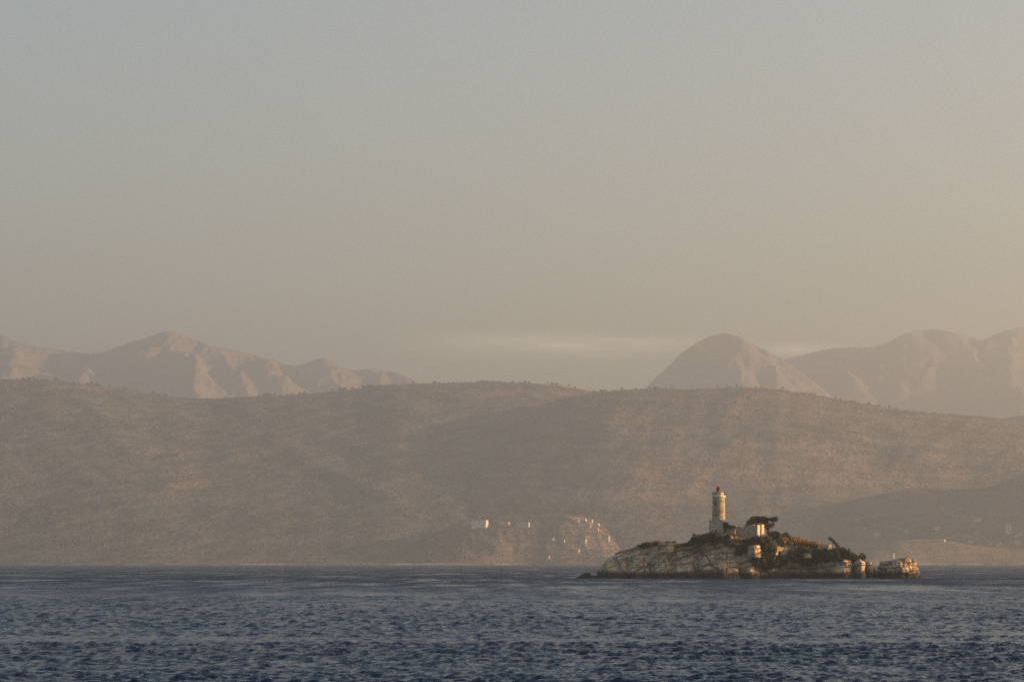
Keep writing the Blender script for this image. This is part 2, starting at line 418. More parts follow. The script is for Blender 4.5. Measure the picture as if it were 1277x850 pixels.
hF = Terrain(hill_fn(RF, 5130, 4985, 300, .9, 2.5, 9.7, 90, 200, .2, 1.0), RF, 4950, 5400, 70).fit(.10, .22)
hG = Terrain(hill_fn(RG, 5330, 5075, 420, .6, 6, 15.2, 160, 500, .2, 2.0, 4), RG, 5030, 5850, 80).fit(.16, .25)
def spur(x, y):
    z = hill_fn(RD, 5230, 4995, 420, .9, 9, 12.4, 90, 200, .2, 2.6)(x, y)
    st = 3.4; q = z/st+.35*fbm(x/90, y/90, 2.2, 2); k = np.floor(q); f = q-k          # dry-stone terraces cut in the slope
    zt = z+(sstep(.5, .98, f)-f)*st*.4
    return np.where(z > 3, zt, z)
hD = Terrain(spur, RD, 4955, 5720, 230).fit(-.043, .037)
matA = mat_hill('maquis_slope', (.075, .078, .058), (.168, .162, .142), .5, R(19), 3.4, 1.0, (.56, .70), light=(.34, .22, .16))
matB = mat_hill('dry_maquis_slope', (.085, .077, .058), (.182, .164, .142), .5, R(-7), 3.4, 1.0, (.50, .66), light=(.36, .25, .17))
matE = mat_hill('dark_slope', (.065, .062, .050), (.155, .132, .108), .35, R(4), 3.0, 1.3, (.58, .70), light=(.28, .23, .19))  # darker tone than the other shore slopes
matD = mat_hill('terraced_slope', (.12, .10, .08), (.19, .15, .118), .5, 0.0, 6.0, 2.6, (.46, .64), light=(.27, .205, .158), speck=.5)
matF = mat_hill('grassy_headland', (.15, .125, .075), (.26, .20, .12), .4, 0, 3.0, 2.0, (.55, .7), light=(.36, .28, .18), speck=.3)
hA.build('hill', matA, -.24, .16, 340, 'long scrub covered hill filling the left of the far shore', 'hill')
hB.build('hill', matB, -.13, .24, 330, 'dry rounded hill behind the lighthouse islet sloping down to the right', 'hill')
hC.build('hill', matA, .13, .24, 60, 'small dark hill shoulder at the right edge under the mountains', 'hill')
hE.build('hill', matE, .055, .24, 220, 'low darker hill along the right part of the far shore', 'hill')
hG.build('hill', matE, .16, .25, 100, 'unseen hill beyond the right edge, shaped to shade the low dark hill', 'hill')  # out of view, placed and shaped to cast shade on the low hill
hF.build('headland', matF, .10, .22, 160, 'low grassy headland on the shore right of the islet', 'headland')
hD.build('spur', matD, -.043, .037, 260, 'terraced pale spur with buildings on the far shore', 'spur')

def ridge_dist(x, y, pts):
    """largest (height - slope * distance) over a polyline with heights"""
    best = np.full(x.shape, -1e9)
    for (ax, ay, az, ka), (bx, by, bz, kb) in zip(pts[:-1], pts[1:]):
        dx, dy = bx-ax, by-ay; L = dx*dx+dy*dy
        t = np.clip(((x-ax)*dx+(y-ay)*dy)/L, 0, 1)
        d = np.hypot(x-ax-t*dx, y-ay-t*dy); best = np.maximum(best, az+t*(bz-az)-(ka+t*(kb-ka))*d)
    return best
def mountain_fn(sky, yr, spurs, slope, amp, seed, foot):
    sp_ = [(X_(px, yr), yr+120*math.sin(px*.13+seed), Z_(py, yr), slope) for px, py in sky]
    def fn(x, y):
        wx = x+60*fbm(x/330, y/330, seed, 4); wy = y+60*fbm(x/500+9, y/500, seed, 4)
        z = ridge_dist(x, wy, sp_)
        for s_ in spurs: z = np.maximum(z, ridge_dist(wx, wy, [(X_(p, yr-f*.86), yr-f*.86, Z_(q, yr-f*.86), k) for p, q, f, k in s_]))
        drop = np.clip((yr-y)/1500, 0, 1)
        z = z+amp*(ridged((x-.4*(y-yr))/300+seed, y/560, seed, 6, .56)-.72)*(.15+.85*np.clip(np.abs(y-yr)/360, 0, 1))
        return z-foot*0
    return fn
SL = [(-300, 420), (-150, 404), (-60, 402), (0, 415), (20, 425), (60, 433.5), (85, 437), (105, 440), (125, 439.5), (150, 431), (180, 421.5), (196, 416.5), (208, 413), (222, 415.5), (240, 422), (260, 429.5), (300, 438), (340, 448), (370, 455.5), (388, 450), (405, 446), (420, 454), (440, 461), (462, 459.5), (485, 462), (500, 466), (520, 474), (560, 492), (640, 530)]
spL = [[(208, 413.5, 0, .75), (222, 430, 350, .72), (236, 455, 800, .7), (246, 490, 1400, .65)],
       [(262, 430, 0, .8), (288, 452, 450, .75), (318, 480, 900, .7), (330, 505, 1300, .7)],
       [(310, 441, 0, .8), (338, 458, 350, .75), (372, 484, 800, .7)],
       [(405, 447, 0, .8), (418, 465, 350, .8), (432, 488, 700, .8)],
       [(0, 416, 0, .7), (14, 440, 400, .7), (10, 480, 1000, .65)],
       [(462, 461, 0, .8), (478, 472, 300, .8), (492, 490, 600, .8)],
       [(120, 440, 0, .6), (100, 470, 700, .6)]]
SM = [(760, 545), (790, 500), (805, 484), (820, 469), (835, 455), (850, 440), (868, 428), (885, 419.5), (897, 416), (905, 415), (915, 417), (930, 424), (950, 434), (970, 444), (990, 458), (1020, 480), (1060, 515)]
spM = [[(905, 416, 0, .8), (912, 440, 300, .75), (930, 480, 800, .7)], [(860, 434, 0, .85), (850, 470, 500, .8)], [(950, 434, 0, .8), (975, 465, 500, .75)]]
SR = [(880, 520), (930, 470), (960, 453), (985, 446), (1000, 442.5), (1020, 437), (1050, 433), (1090, 432), (1110, 425), (1130, 415.5), (1142, 412), (1155, 410.5), (1185, 413), (1210, 420.5), (1225, 424), (1240, 417), (1262, 410), (1290, 407), (1340, 415), (1420, 408), (1550, 430)]
spR = [[(1050, 434, 0, .7), (1062, 470, 700, .65)], [(1262, 411, 0, .7), (1262, 450, 600, .65), (1275, 500, 1400, .6)], [(1205, 420, 0, .7), (1222, 455, 600, .7)]]
mL = Terrain(mountain_fn(SL, 15500, spL, .62, 95, 2.2, 0), SL, 13600, 16900, 210, 1.25).fit(-.24, .01, 700)
mM = Terrain(mountain_fn(SM, 14400, spM, .75, 40, 5.5, 0), SM, 12800, 15400, 150, 1.25).fit(.03, .11, 400)
mR = Terrain(mountain_fn(SR, 16200, spR, .60, 45, 8.8, 0), SR, 14200, 17600, 160, 1.25).fit(.06, .235, 600)
matM = mat_hill('bare_mountain', (.14, .125, .10), (.19, .165, .135), .5, R(15), 2.5, .35, (.45, .62), False, (.24, .20, .16), .12)
mL.build('mountain', matM, -.24, .01, 560, 'jagged bare mountain range at the left with sunlit gullies', 'mountain')
mM.build('mountain', matM, .03, .11, 260, 'isolated dome shaped mountain peak behind the lighthouse', 'mountain')
mR.build('mountain', matM, .06, .235, 360, 'long rolling mountain range at the far right', 'mountain')

def on_ground(px, py, terr):
    """first point of the given terrains met when looking from the shore viewpoint along a direction"""
    y = np.linspace(7440, 12900, 9000); x = X_(px, y); z = Z_(py, y)
    h = np.maximum.reduce([np.asarray(t(x, y)) for t in terr])
    k = int(np.argmax(h >= z))
    return x[k], y[k], float(h[k])

# ------------------------------------------------------------------ scrub (stuff) and ridge trees
def clump_template(seed, n=9, m=5):
    r = np.random.default_rng(seed); V = []
    for i in range(m):
        th = math.pi/2*i/(m-1)*1.15
        for k in range(n):
            an = 2*math.pi*k/n; rr = math.sin(th)*r.uniform(.75, 1.15)*.5
            V.append((rr*math.cos(an), rr*math.sin(an), math.cos(th)*r.uniform(.8, 1.1)*.9))
    return np.array(V), grid_faces(m, n, True)
def scatter_scrub(name, terrs, n, t0, t1, y0, y1, size, seed, label, dens_rot=-.4):
    r = np.random.default_rng(seed)
    t = r.uniform(t0, t1, n); y = y0+(y1-y0)*r.random(n)**1.35; x = t*y
    h = np.stack([np.asarray(f(x, y)) for f in terrs]); z = h.max(0)
    dn = fbm((x+y*dens_rot)/285, z/39, seed, 4)+.35*fbm(x/60, y/60, seed, 2)
    keep = (z > 4) & (dn > r.uniform(-.15, .45, n)); x, y, z = x[keep], y[keep], z[keep]; k = len(x)
    T, Q = clump_template(seed, 5, 3)
    sx = r.uniform(size[0], size[1], k)*(1+.3*r.standard_exponential(k)); sz = sx*r.uniform(.45, .8, k); an = r.uniform(0, 6.28, k)
    c, s = np.cos(an), np.sin(an)
    V = np.empty((k, len(T), 3))
    V[:, :, 0] = x[:, None]+sx[:, None]*(c[:, None]*T[None, :, 0]-s[:, None]*T[None, :, 1])
    V[:, :, 1] = y[:, None]+sx[:, None]*(s[:, None]*T[None, :, 0]+c[:, None]*T[None, :, 1])
    V[:, :, 2] = z[:, None]-.4+sz[:, None]*T[None, :, 2]
    Qs = (Q[None]+np.arange(k)[:, None, None]*len(T)).reshape(-1, 4)
    o = link(name, np_mesh(name, V, Qs), M['scrub']); tag(o, label, 'scrub', kind='stuff')
scatter_scrub('maquis_scrub', [hA, hB], 56000, -.17, .05, 7545, 10500, (2.1, 4.8), 3, 'dark low scrub dotted over the slopes of the left hill')
scatter_scrub('maquis_scrub', [hB, hE], 34000, .02, .18, 7545, 9450, (2.1, 4.6), 5, 'dark low scrub dotted over the slopes of the right hill', .4)

scatter_scrub('terrace_scrub', [hD], 9000, -.04, .036, 7500, 7950, (1.8, 4.2), 9, 'dark bushes scattered over the terraced spur', .2)

def tree_mesh(seed, name='ridge_tree'):
    r = random.Random(seed); mb = MB()
    mb.tube([(0, 0, -1.0), (0.1, 0, 1.8), (.2, .1, 3.4)], [.35, .28, .18], 5)
    for k in range(r.randint(5, 8)):
        cx, cy, cz = r.uniform(-1.9, 1.9), r.uniform(-1.9, 1.9), r.uniform(2.6, 5.2); s = r.uniform(1.1, 1.9)
        b = len(mb.v)
        for i in range(5):
            th = math.pi*i/4
            for j in range(6):
                an = math.pi*2*j/6; q = s*r.uniform(.75, 1.2); mb.v.append((cx+q*math.sin(th)*math.cos(an), cy+q*math.sin(th)*math.sin(an), cz+.75*q*math.cos(th)))
        for i in range(4):
            for j in range(6): mb.f.append((b+i*6+j, b+i*6+(j+1) % 6, b+(i+1)*6+(j+1) % 6, b+(i+1)*6+j))
    me = bpy.data.meshes.new(name); me.from_pydata(mb.v, [], mb.f); me.materials.append(M['tree_far'])
    return me
tmeshes = [tree_mesh(k) for k in range(6)]
rr = random.Random(21)
def ridge_trees(terr, p0, p1, n, label, group, yl, yh):
    yy = np.linspace(yl, yh, 700); cl = [rr.uniform(p0, p1) for _ in range(max(6, n//7))]
    for i in range(n):
        px = min(max(rr.gauss(rr.choice(cl), 4.5) if rr.random() < .82 else rr.uniform(p0, p1), p0), p1); x = X_(px, yy); z = np.asarray(terr(x, yy)); k = int(np.argmax((z-CAMZ)/yy)); k = max(0, k-int(abs(rr.gauss(0, 7))))
        o = link('ridge_tree', rr.choice(tmeshes)); s = .8+1.0*rr.random()**2.2+(.35 if rr.random() < .06 else 0)
        o.location = (x[k], yy[k], z[k]-.5); o.scale = (s*rr.uniform(.9, 1.4), s, s*rr.uniform(.8, 1.15)); o.rotation_euler = (0, 0, rr.uniform(0, 6.28))
        tag(o, label, 'tree', group)
ridge_trees(hA, -15, 250, 62, 'small dark tree on the skyline of the left hill, left of the saddle', 'trees along the left crest of the long hill', 8400, 11250)
ridge_trees(hA, 300, 735, 135, 'small dark tree on the skyline in the middle of the long left hill', 'trees along the middle crest of the long hill', 8400, 11250)
ridge_trees(hB, 735, 1120, 75, 'small dark tree on the crest of the dry hill behind the lighthouse', 'trees along the crest of the dry hill', 8100, 10200)

# ------------------------------------------------------------------ buildings on the far shore
def house(px, py, wpx, hpx, label, wall='wallcream', roof='flat', rz=0.35, terr=(hA, hB, hD, hE, hF), nwin=2, depth=.8, group=None, sink=.5):
    x, y, z = on_ground(px, py, terr); W = wpx*y/F; H = hpx*y/F
    W = W/(math.cos(rz)+depth*abs(math.sin(rz))); D = W*depth
    t = empty('house', (x, y, z-sink), rz); tag(t, label, 'house', group or 'houses on the far shore')
    b = MB(); b.box((0, 0, H/2-1.5), (W, D, H+3)); b.build('wall', M[wall], t)
    if roof == 'flat':
        b = MB(); b.box((0, 0, H+.15), (W+.5, D+.5, .3)); b.build('roof', M[wall], t)
    else:
        b = MB(); g = .28*D
        A = [(-W/2-.3, -D/2-.3, H), (W/2+.3, -D/2-.3, H), (W/2+.3, D/2+.3, H), (-W/2-.3, D/2+.3, H), (-W/2-.3, 0, H+g), (W/2+.3, 0, H+g)]
        b.v = [(p[0], p[1], p[2]+.01) for p in A]; b.f = [(0, 1, 5, 4), (2, 3, 4, 5), (1, 2, 5), (3, 0, 4), (3, 2, 1, 0)]
        b.build('roof', M['tile'], t)
    for k in range(nwin):
        u = (k+.5)/nwin-.5
        f = MB(); f.box((u*W*.8, -D/2-.02, H*.5), (min(1.2, W*.14), .12, min(1.5, H*.3))); f.build('window', M['dark'], t)
    d_ = MB(); d_.box((W/2+.02, 0, min(1.1, H*.3)), (.12, 1.1, min(2.2, H*.6))); d_.build('door', M['dark'], t)
    return t
h0 = house(598.5, 657.4, 21, 9.2, 'large white building at the left end of the terrace on the spur', 'wallwhite', 'flat', -.30, nwin=5, depth=.55)
h0['category'] = 'building'
b = MB(); b.tube([(0, 0, 16.5), (0, 0, 27.0)], [.3, .2], 6); b.box((0, 0, 25), (3.4, .3, .3)); b.build('mast', M['white'], h0)
house(632.5, 655.6, 7, 5.0, 'small white hut right of the large white building on the spur', 'wallcream', 'flat', -.5, nwin=1)
house(652.5, 656.8, 17, 6.0, 'long low grey building at the right end of the terrace', 'wallgrey', 'flat', -.25, nwin=4, depth=.5)
for px, py, wp, hp, lab, wl, rf in [
    (729, 650.2, 5, 3.2, 'bright cream house at the left of the pair below the top terraces', 'wallwhite', 'flat'),
    (737, 651.0, 5, 3.2, 'bright cream house at the right of the pair below the top terraces', 'wallwhite', 'flat'),
    (745, 655.4, 5.5, 3.2, 'bright house at the right edge of the spur, below the pair', 'wallwhite', 'flat'),
    (735, 657.0, 4.5, 2.6, 'small pinkish house under the bright houses of the spur', 'wallcream', 'gable'),
    (744.5, 660.5, 4.5, 2.6, 'small cream house lowest of the cluster at the spur edge', 'wallcream', 'flat'),
    (720, 650.6, 5, 2.6, 'small tiled house left of the bright pair on the spur', 'wallcream', 'gable'),
    (757, 673.0, 7.5, 5, 'pinkish house low on the right edge of the spur, just above the islet', 'wallcream', 'gable'),
    (728, 676.5, 8, 4.8, 'pale grey box house on the lower spur', 'wallgrey', 'flat'),
    (730.5, 680.6, 4, 2.4, 'tiny cream house directly below the pale grey box house', 'wallcream', 'flat'),
    (702, 675.6, 5.5, 2.6, 'pale cottage in the middle of the lower spur', 'wallcream', 'flat'),
    (688, 673.4, 6, 2.8, 'low grey house left of the pale cottage on the lower spur', 'wallgrey', 'flat'),
    (719.5, 687.6, 8, 3, 'wide low pale house on the bottom slope of the spur', 'wallcream', 'flat'),
    (683, 695.6, 6, 2.6, 'low pale house near the water below the spur', 'wallcream', 'flat')]:
    house(px, py, wp, hp, lab, wl, rf, -.4, nwin=2)
for px, py, wp, hp, lab, wl, rf in [
    (1257.5, 663.5, 8, 9, 'tall pale apartment block with an orange roof near the right edge', 'wallcream', 'gable'),
    (1267, 670, 4, 3.2, 'small pale house below the tall pale block', 'wallcream', 'flat'),
    (1272, 667, 5, 2.8, 'small grey house right of the tall pale block', 'wallgrey', 'flat'),
    (1268, 677, 8, 4, 'cream house with a bright right end under the tall block', 'wallcream', 'flat'),
    (1235.5, 678.4, 5, 3, 'pale house left of the cream house near the right edge', 'wallcream', 'flat'),
    (1245, 679.6, 6.5, 2.8, 'low grey house behind the crest of the headland', 'wallgrey', 'flat'),
    (1174, 675.0, 11, 3, 'long pale building just behind the headland top', 'wallgrey', 'flat'),
    (1169, 659.5, 9, 3, 'long pale building halfway up the low dark hill', 'wallcream', 'flat'),
    (1219, 648.5, 9, 3.2, 'pale ochre building highest on the low dark hill', 'wallcream', 'flat'),
    (1202, 669.5, 4, 2.5, 'small pale cottage between the headland and the long building', 'wallcream', 'flat'),
    (1094, 666.8, 9, 2.6, 'long pale building right of the islet at the hill foot', 'wallgrey', 'flat'),
    (997.5, 654.0, 7, 2, 'low pale building right of the pine on the islet', 'wallcream', 'flat'),
    (1078, 659.5, 5, 2.2, 'small grey house above the right end of the islet', 'wallgrey', 'flat'),
    (1130, 663.5, 6, 2.4, 'small grey house left of the long pale building on the dark hill', 'wallgrey', 'flat'),
    (1210, 676.0, 7, 2.6, 'low grey house over the headland crest, left of the pale house', 'wallgrey', 'flat')]:
    house(px, py, wp, hp, lab, wl, rf, -.35, nwin=2)
# terrace wall under the white building, the field walls of the spur, and the track
def strip_wall(pts, hpx, name, label, mat='pale', cat='wall', thick=1.6, group=None):
    P = [on_ground(px, py, (hA, hB, hD)) for px, py in pts]; mb = MB(); n = len(P)
    for x, y, z in P:
        H = hpx*y/F; mb.v += [(x, y-thick, z-2.5), (x, y-thick, z+H), (x, y+thick, z+H), (x, y+thick, z-2.5)]
    for i in range(n-1):
        for k in range(4): mb.f.append((i*4+k, (i+1)*4+k, (i+1)*4+(k+1) % 4, i*4+(k+1) % 4))
    mb.f += [(3, 2, 1, 0), tuple((n-1)*4+k for k in range(4))]
    me = bpy.data.meshes.new(name); me.from_pydata(mb.v, [], mb.f); me.update()
    o = link(name, me, M[mat]); tag(o, label, cat, group); return o
strip_wall([(580, 659.8), (600, 659.6), (620, 660.2), (640, 660.5), (662, 660.6)], 2.1, 'terrace_wall', 'long pale retaining wall below the white building on the spur')
rw = random.Random(5)
k = 0
for row, (yy0, xa, xb) in enumerate([(644.2, 676, 716), (646.2, 664, 726), (648, 684, 733), (651.5, 668, 740), (655, 690, 746), (662, 668, 756), (669, 700, 762), (683, 640, 770), (690, 700, 776)]):
    pts = []; px = xa
    while px <= xb: pts.append((px, yy0+rw.uniform(-.5, .5))); px += 6
    strip_wall(pts, .55, 'field_wall', 'low pale dry stone wall along a terrace of the spur', 'pale', 'wall', .8, 'dry stone walls on the terraces')
def track(pts, wd, name, label):
    P = [on_ground(px, py, (hA, hB, hD)) for px, py in pts]; mb = MB()
    for x, y, z in P: mb.v += [(x, y-wd, z+.25-wd*.2), (x, y+wd, z+.45+wd*.25)]
    for i in range(len(P)-1): mb.f.append((2*i, 2*i+2, 2*i+3, 2*i+1))
    me = bpy.data.meshes.new(name); me.from_pydata(mb.v, [], mb.f); o = link(name, me, M['dust']); tag(o, label, 'track', kind='structure')
track([(521+k*3, 678.5-k*1.0) for k in range(20)], 4.0, 'track', 'pale dusty track climbing to the white building')

# ------------------------------------------------------------------ the islet
def rock_disp(x, s, y=0.0, seed=0.0, amp=1.0):
    """bedded and jointed limestone: s = coordinate across the beds, x = along them"""
    ws = s+.35*fbm(x/6, s/5, seed+3, 3)+.45*fbm(x/40, s/1.9, seed+8, 2)
    q = ws/1.75; k = np.floor(q); f = q-k; ki = k.astype(np.int64)
    hb = _HV[(ki*37+int(seed*13)) & 1023, 0]; hj = _HV[(ki*53+int(seed*7)) & 1023, 1]
    mask = sstep(-.35, .25, fbm(x/9, s/6, seed+2, 2))                 # where the beds weather out
    dsp = ((hb-.5)*1.7+.4*fbm(x/5, k*3.1, seed, 2)+.45*f)*(.5+.5*mask)
    dsp = dsp-1.1*(1-sstep(0, .2, np.minimum(f, 1-f)*(1.2+.8*hj)))*(.35+.65*mask)
    jx = (x+.35*fbm(x/2, s/1.5, seed, 2))/(2.2+2.2*hj)+hj*9; fj = jx-np.floor(jx); cj = _HV[(np.floor(jx).astype(np.int64)*31+ki*17) & 1023, 2]
    dsp = dsp+(cj-.5)*.7-.55*(1-sstep(0, .09, np.minimum(fj, 1-fj)))*sstep(.3, .6, cj)      # joints across single beds
    bx = (x+3.2*fbm(x/9, s/9, seed+4, 3)+.25*s)/8.5+seed; fb = bx-np.floor(bx); cb = _HV[(np.floor(bx).astype(np.int64)*29+3) & 1023, 3]
    dsp = dsp+(cb-.5)*1.2+.25*np.sin(fb*math.pi)-.75*(1-sstep(0, .075, np.minimum(fb, 1-fb)))*(.3+.7*cb)     # buttresses
    dsp = dsp+.17*fbm(x/1.2, s/.8, seed, 4)+.6*fbm(x/6, s/6, seed+5, 2)
    return dsp*amp
TOP = [(745, 721), (748.5, 716), (751, 708), (757, 698), (765, 692), (775, 687.5), (790, 683.5), (800, 680.5), (812, 676.5), (833, 676.8), (845, 681.5), (856, 681.5), (868, 676), (880, 669), (890, 666), (905, 666), (940, 667), (956, 667), (972, 668), (990, 670.5), (1010, 674), (1025, 678), (1036, 681), (1048, 687), (1060, 692), (1072, 696), (1082, 700), (1089, 707), (1095, 721)]
CLIFF = [(745, 721), (749, 717), (752, 710), (758, 700), (766, 695), (776, 691), (790, 688), (805, 685.5), (820, 683.5), (835, 684), (850, 686), (865, 682), (880, 677.5), (895, 673.5), (905, 674.5), (918, 678), (930, 679), (945, 679.5), (952, 683), (965, 684), (980, 679), (1000, 680), (1015, 682), (1030, 682), (1048, 692), (1060, 696), (1072, 699), (1082, 703), (1089, 709), (1095, 721)]
BASE = [(745, 1019), (750, 1010), (770, 1002), (800, 999), (840, 998), (880, 997), (905, 995), (930, 997), (946, 998.2), (953, 998.9), (968, 1000), (980, 1002.5), (990, 1004.5), (1000, 1004.5), (1030, 1004), (1040, 1001), (1060, 1001), (1080, 1005), (1095, 1015)]
LEAN = [(745, .6), (760, 1.1), (790, 1.5), (830, 1.25), (860, 1.0), (890, .75), (945, .5), (1000, .5), (1060, .6), (1095, .6)]
YC = 1016.0
def islet():
    nx = 760; px = np.linspace(744, 1096, nx)
    x = (px-CX)*.25; zt = (721-sinterp(px, TOP))*.25*(YC/1000); zc = (721-sinterp(px, CLIFF))*.25; yb = sinterp(px, BASE); ln = interp(px, LEAN)
    zt = np.maximum(zt, .05); zc = np.maximum(np.minimum(zc, zt), .03)
    v = np.concatenate([np.linspace(0, .56, 120), np.linspace(.56, .8, 40)[1:], np.linspace(.8, 1, 26)[1:]]); m = len(v)
    Yg = np.zeros((m, nx)); Zg = np.zeros((m, nx))
    for i, vv in enumerate(v):
        if vv <= .56:
            t = vv/.56; zz = -1.6+t*(zc+1.6); Zg[i] = zz; Yg[i] = yb+ln*np.maximum(zz, 0)*.8+.25*np.minimum(zz, 0)
        elif vv <= .8:
            t = (vv-.56)/.24; Zg[i] = zc+(zt-zc)*np.sin(t*math.pi/2)**.9; y0 = yb+ln*zc*.8; Yg[i] = y0+(np.maximum(YC, y0+1)-y0)*t
        else:
            t = (vv-.8)/.2; y1 = np.maximum(YC, yb+ln*zc*.8+1); Zg[i] = zt+(-1.8-zt)*t**1.6; Yg[i] = y1+26*t
    Xg = np.repeat(x[None], m, 0)
    # bed dip: steep slabs at the left, near level in the middle, gently down at the right
    dip = np.cumsum(np.interp(x, [24, 30, 45, 58, 66, 85, 100, 120], [.55, .5, .42, .30, .10, .05, -.06, -.1]))*(x[1]-x[0])
    S = Zg*1.0-dip[None]+.55*(Yg-1000)*.15
    D = rock_disp(Xg, S, Yg, 1.0); D = D-D.mean()-.15+.9*fbm(Xg/11, S/4.5, 7.7, 3)
    vg = v[:, None]
    Wt = np.where(vg < .56, 1.0, np.clip(1-(vg-.56)/.10, .38, 1))*np.clip((Zg+1.6)/1.5, .3, 1)
    edge = np.minimum(1, np.minimum((px-744)/8, (1096-px)/8))[None]; Wt = Wt*edge
    P = np.stack([Xg, Yg, Zg], -1)
    Nr = np.cross(np.gradient(P, axis=1), np.gradient(P, axis=0)); Nr /= np.linalg.norm(Nr, axis=-1)[..., None]+1e-9
    Nr[..., 0] *= .35
    # dark chimneys that cut the wall from top to water
    for c, wd, dp in ((869, 1.6, 2.4), (951, 2.0, .8), (977, 3.2, 3.4), (1003, 2.2, 1.4), (1016, 1.6, 1.6), (1056.5, 1.0, 1.6), (1068, .9, 1.2), (925, 1.6, 1.6), (837, 1.2, 1.6), (811, 1.1, 1.4), (893, 1.0, 1.2), (784, 1.2, 1.3)):
        xx = (px-c)*.25+.5*fbm(Zg/2.5, 0*Zg, c, 2)
        D = D-dp*np.exp(-(xx/wd)**2*1.4)*np.where(vg < .62, 1, 0)
    P = P+Nr*(D*Wt)[..., None]
    me = np_mesh('islet', P, grid_faces(m, nx), False)
    o = link('islet', me, M['rock']); tag(o, 'rocky limestone islet with bedded cliffs standing in the sea', 'islet', kind='structure')
    return P
IP = islet()
def islet_z(x, y):
    d = (IP[40:, :, 0]-x)**2+(IP[40:, :, 1]-y)**2; return float(IP[40:][np.unravel_index(np.argmin(d), d.shape)][2])
def front_pt(px, py):
    """islet surface point seen at a spot of the cliff or its top"""
    gx = CX+IP[..., 0]/IP[..., 1]*F; gy = HY-(IP[..., 2]-CAMZ)/IP[..., 1]*F
    d = (gx-px)**2+(gy-py)**2; d[-26:] = 1e9
    c = np.argwhere(d < 1.6)
    if len(c): i = c[np.argmin(IP[c[:, 0], c[:, 1], 1])]
    else: i = np.unravel_index(np.argmin(d), d.shape)
    return IP[i[0], i[1]]

def rock(name, px0, px1, py0, y, dep, label, cat='rock', seed=1.0, flat=.75, amp=1.0, lean=0.0, prof=None, mat='rock', base=-1.2, nu=150, nv=80, ex=1.5):
    """a free standing block of rock; prof = top outline as (0..1, height share)"""
    xa, xb = X_(px0, y), X_(px1, y); zt = Z_(py0, y); cx, hw = (xa+xb)/2, (xb-xa)/2
    u = np.linspace(0, 2*math.pi, nu, endpoint=False)[None]; vv = np.linspace(0, 1, nv)[:, None]
    rad = (np.abs(np.cos(u))**ex+np.abs(np.sin(u))**ex)**(-1/ex)
    ph = np.clip(vv/.7, 0, 1); top = np.clip((vv-.7)/.3, 0, 1)
    sc_ = (1-.10*ph**2)*np.cos(top*math.pi/2*.995)**.7
    Xl = hw*rad*np.cos(u)*sc_; Yl = dep*rad*np.sin(u)*sc_
    pr = np.interp(Xl/hw*.5+.5, [p[0] for p in prof], [p[1] for p in prof]) if prof else 1.0
    Zl = base+(ph*.86+.14*np.sin(top*math.pi/2))*((zt-base)*pr+0*u)
    P = np.stack([cx+Xl+lean*Zl, y+Yl+0*Zl, Zl], -1)
    N = np.stack([np.cos(u)*np.cos(top*1.5)+0*vv, np.sin(u)*np.cos(top*1.5)+0*vv, np.sin(top*1.5)+0*u], -1)
    per = P[..., 0]-cx+(P[..., 1]-y)*.8
    D = rock_disp(per+seed*7, P[..., 2]-.1*P[..., 0], 0, seed, amp)
    D = D*(1-.65*top)+1.5*fbm(P[..., 0]/4.5+seed, P[..., 1]/4.5, P[..., 2]/3.5, 3)*np.clip(hw/6, .2, 1)*np.clip(P[..., 2]/2, .2, 1)
    P = P+N*(D*min(1, hw/3.5))[..., None]
    me = np_mesh(name, P, grid_faces(nv, nu, True), False)
    o = link(name, me, M[mat]); tag(o, label, cat); return o
rock('sea_stack', 1093.5, 1149, 695.5, 1006, 6.0, 'square topped rock stack carrying a white marker off the right end of the islet', 'rock', 2.0, amp=.62, prof=[(0, .95), (.1, .97), (.45, .96), (.55, 1), (.72, .99), (.85, .86), (1, .55)])
rock('reef_rock', 714, 738, 713.2, 1012, 2.2, 'low dark wet reef off the left end of the islet', 'rock', 3.3, amp=.45, prof=[(0, .1), (.3, .5), (.5, .75), (.7, 1), (.9, .9), (1, .2)], base=-.6, nu=90, nv=40)
rock('reef_rock', 735, 752, 717.2, 1011, 1.6, 'flat dark ledge joining the left reef to the islet', 'rock', 4.7, amp=.3, base=-.6, nu=90, nv=40)
rock('sea_rock', 744.6, 748, 708.6, 1022, .5, 'small dark knob of rock beside the left foot of the islet', 'rock', 5.9, amp=.25, base=-.4, nu=40, nv=24)
rock('reef_rock', 1140, 1152.5, 715.5, 1007, 1.6, 'low dark rock at the foot of the right stack', 'rock', 6.1, amp=.35, base=-.6, nu=80, nv=36, prof=[(0, 1), (.5, .9), (.8, .6), (1, .3)])
rock('boulder', 1065, 1081, 697.0, 1001.5, 2.6, 'rounded ochre boulder at the right foot of the islet, left of the paler one', 'rock', 7.7, amp=.5, base=-.8, nu=100, nv=56, prof=[(0, .9), (.4, 1), (.8, .9), (1, .6)])
rock('boulder', 1079, 1090.5, 698.5, 1003.5, 2.2, 'pale sunlit boulder at the far right end of the islet', 'rock', 8.3, amp=.4, base=-.8, nu=90, nv=50, prof=[(0, 1), (.5, .98), (1, .6)])
rock('boulder', 1088, 1096, 708.0, 1004, 1.6, 'small low boulder in the gap between islet and stack', 'rock', 9.9, amp=.35, base=-.8, nu=70, nv=36)
rock('ledge_rock', 1040, 1064, 698.0, 1001.0, 2.8, 'sunlit layered rock ledges below the right hand bushes', 'rock', 10.4, amp=.75, base=-.8, nu=140, nv=80, prof=[(0, .55), (.3, .8), (.5, 1), (.8, .98), (1, .85)])
rock('ledge_rock', 932, 948.5, 679.0, 998.5, 2.6, 'pale overhanging rock prow with a sunlit right edge below the ruin', 'rock', 11.6, amp=.55, base=6.6, nu=110, nv=64, prof=[(0, .9), (.5, .98), (.8, 1), (1, .95)])
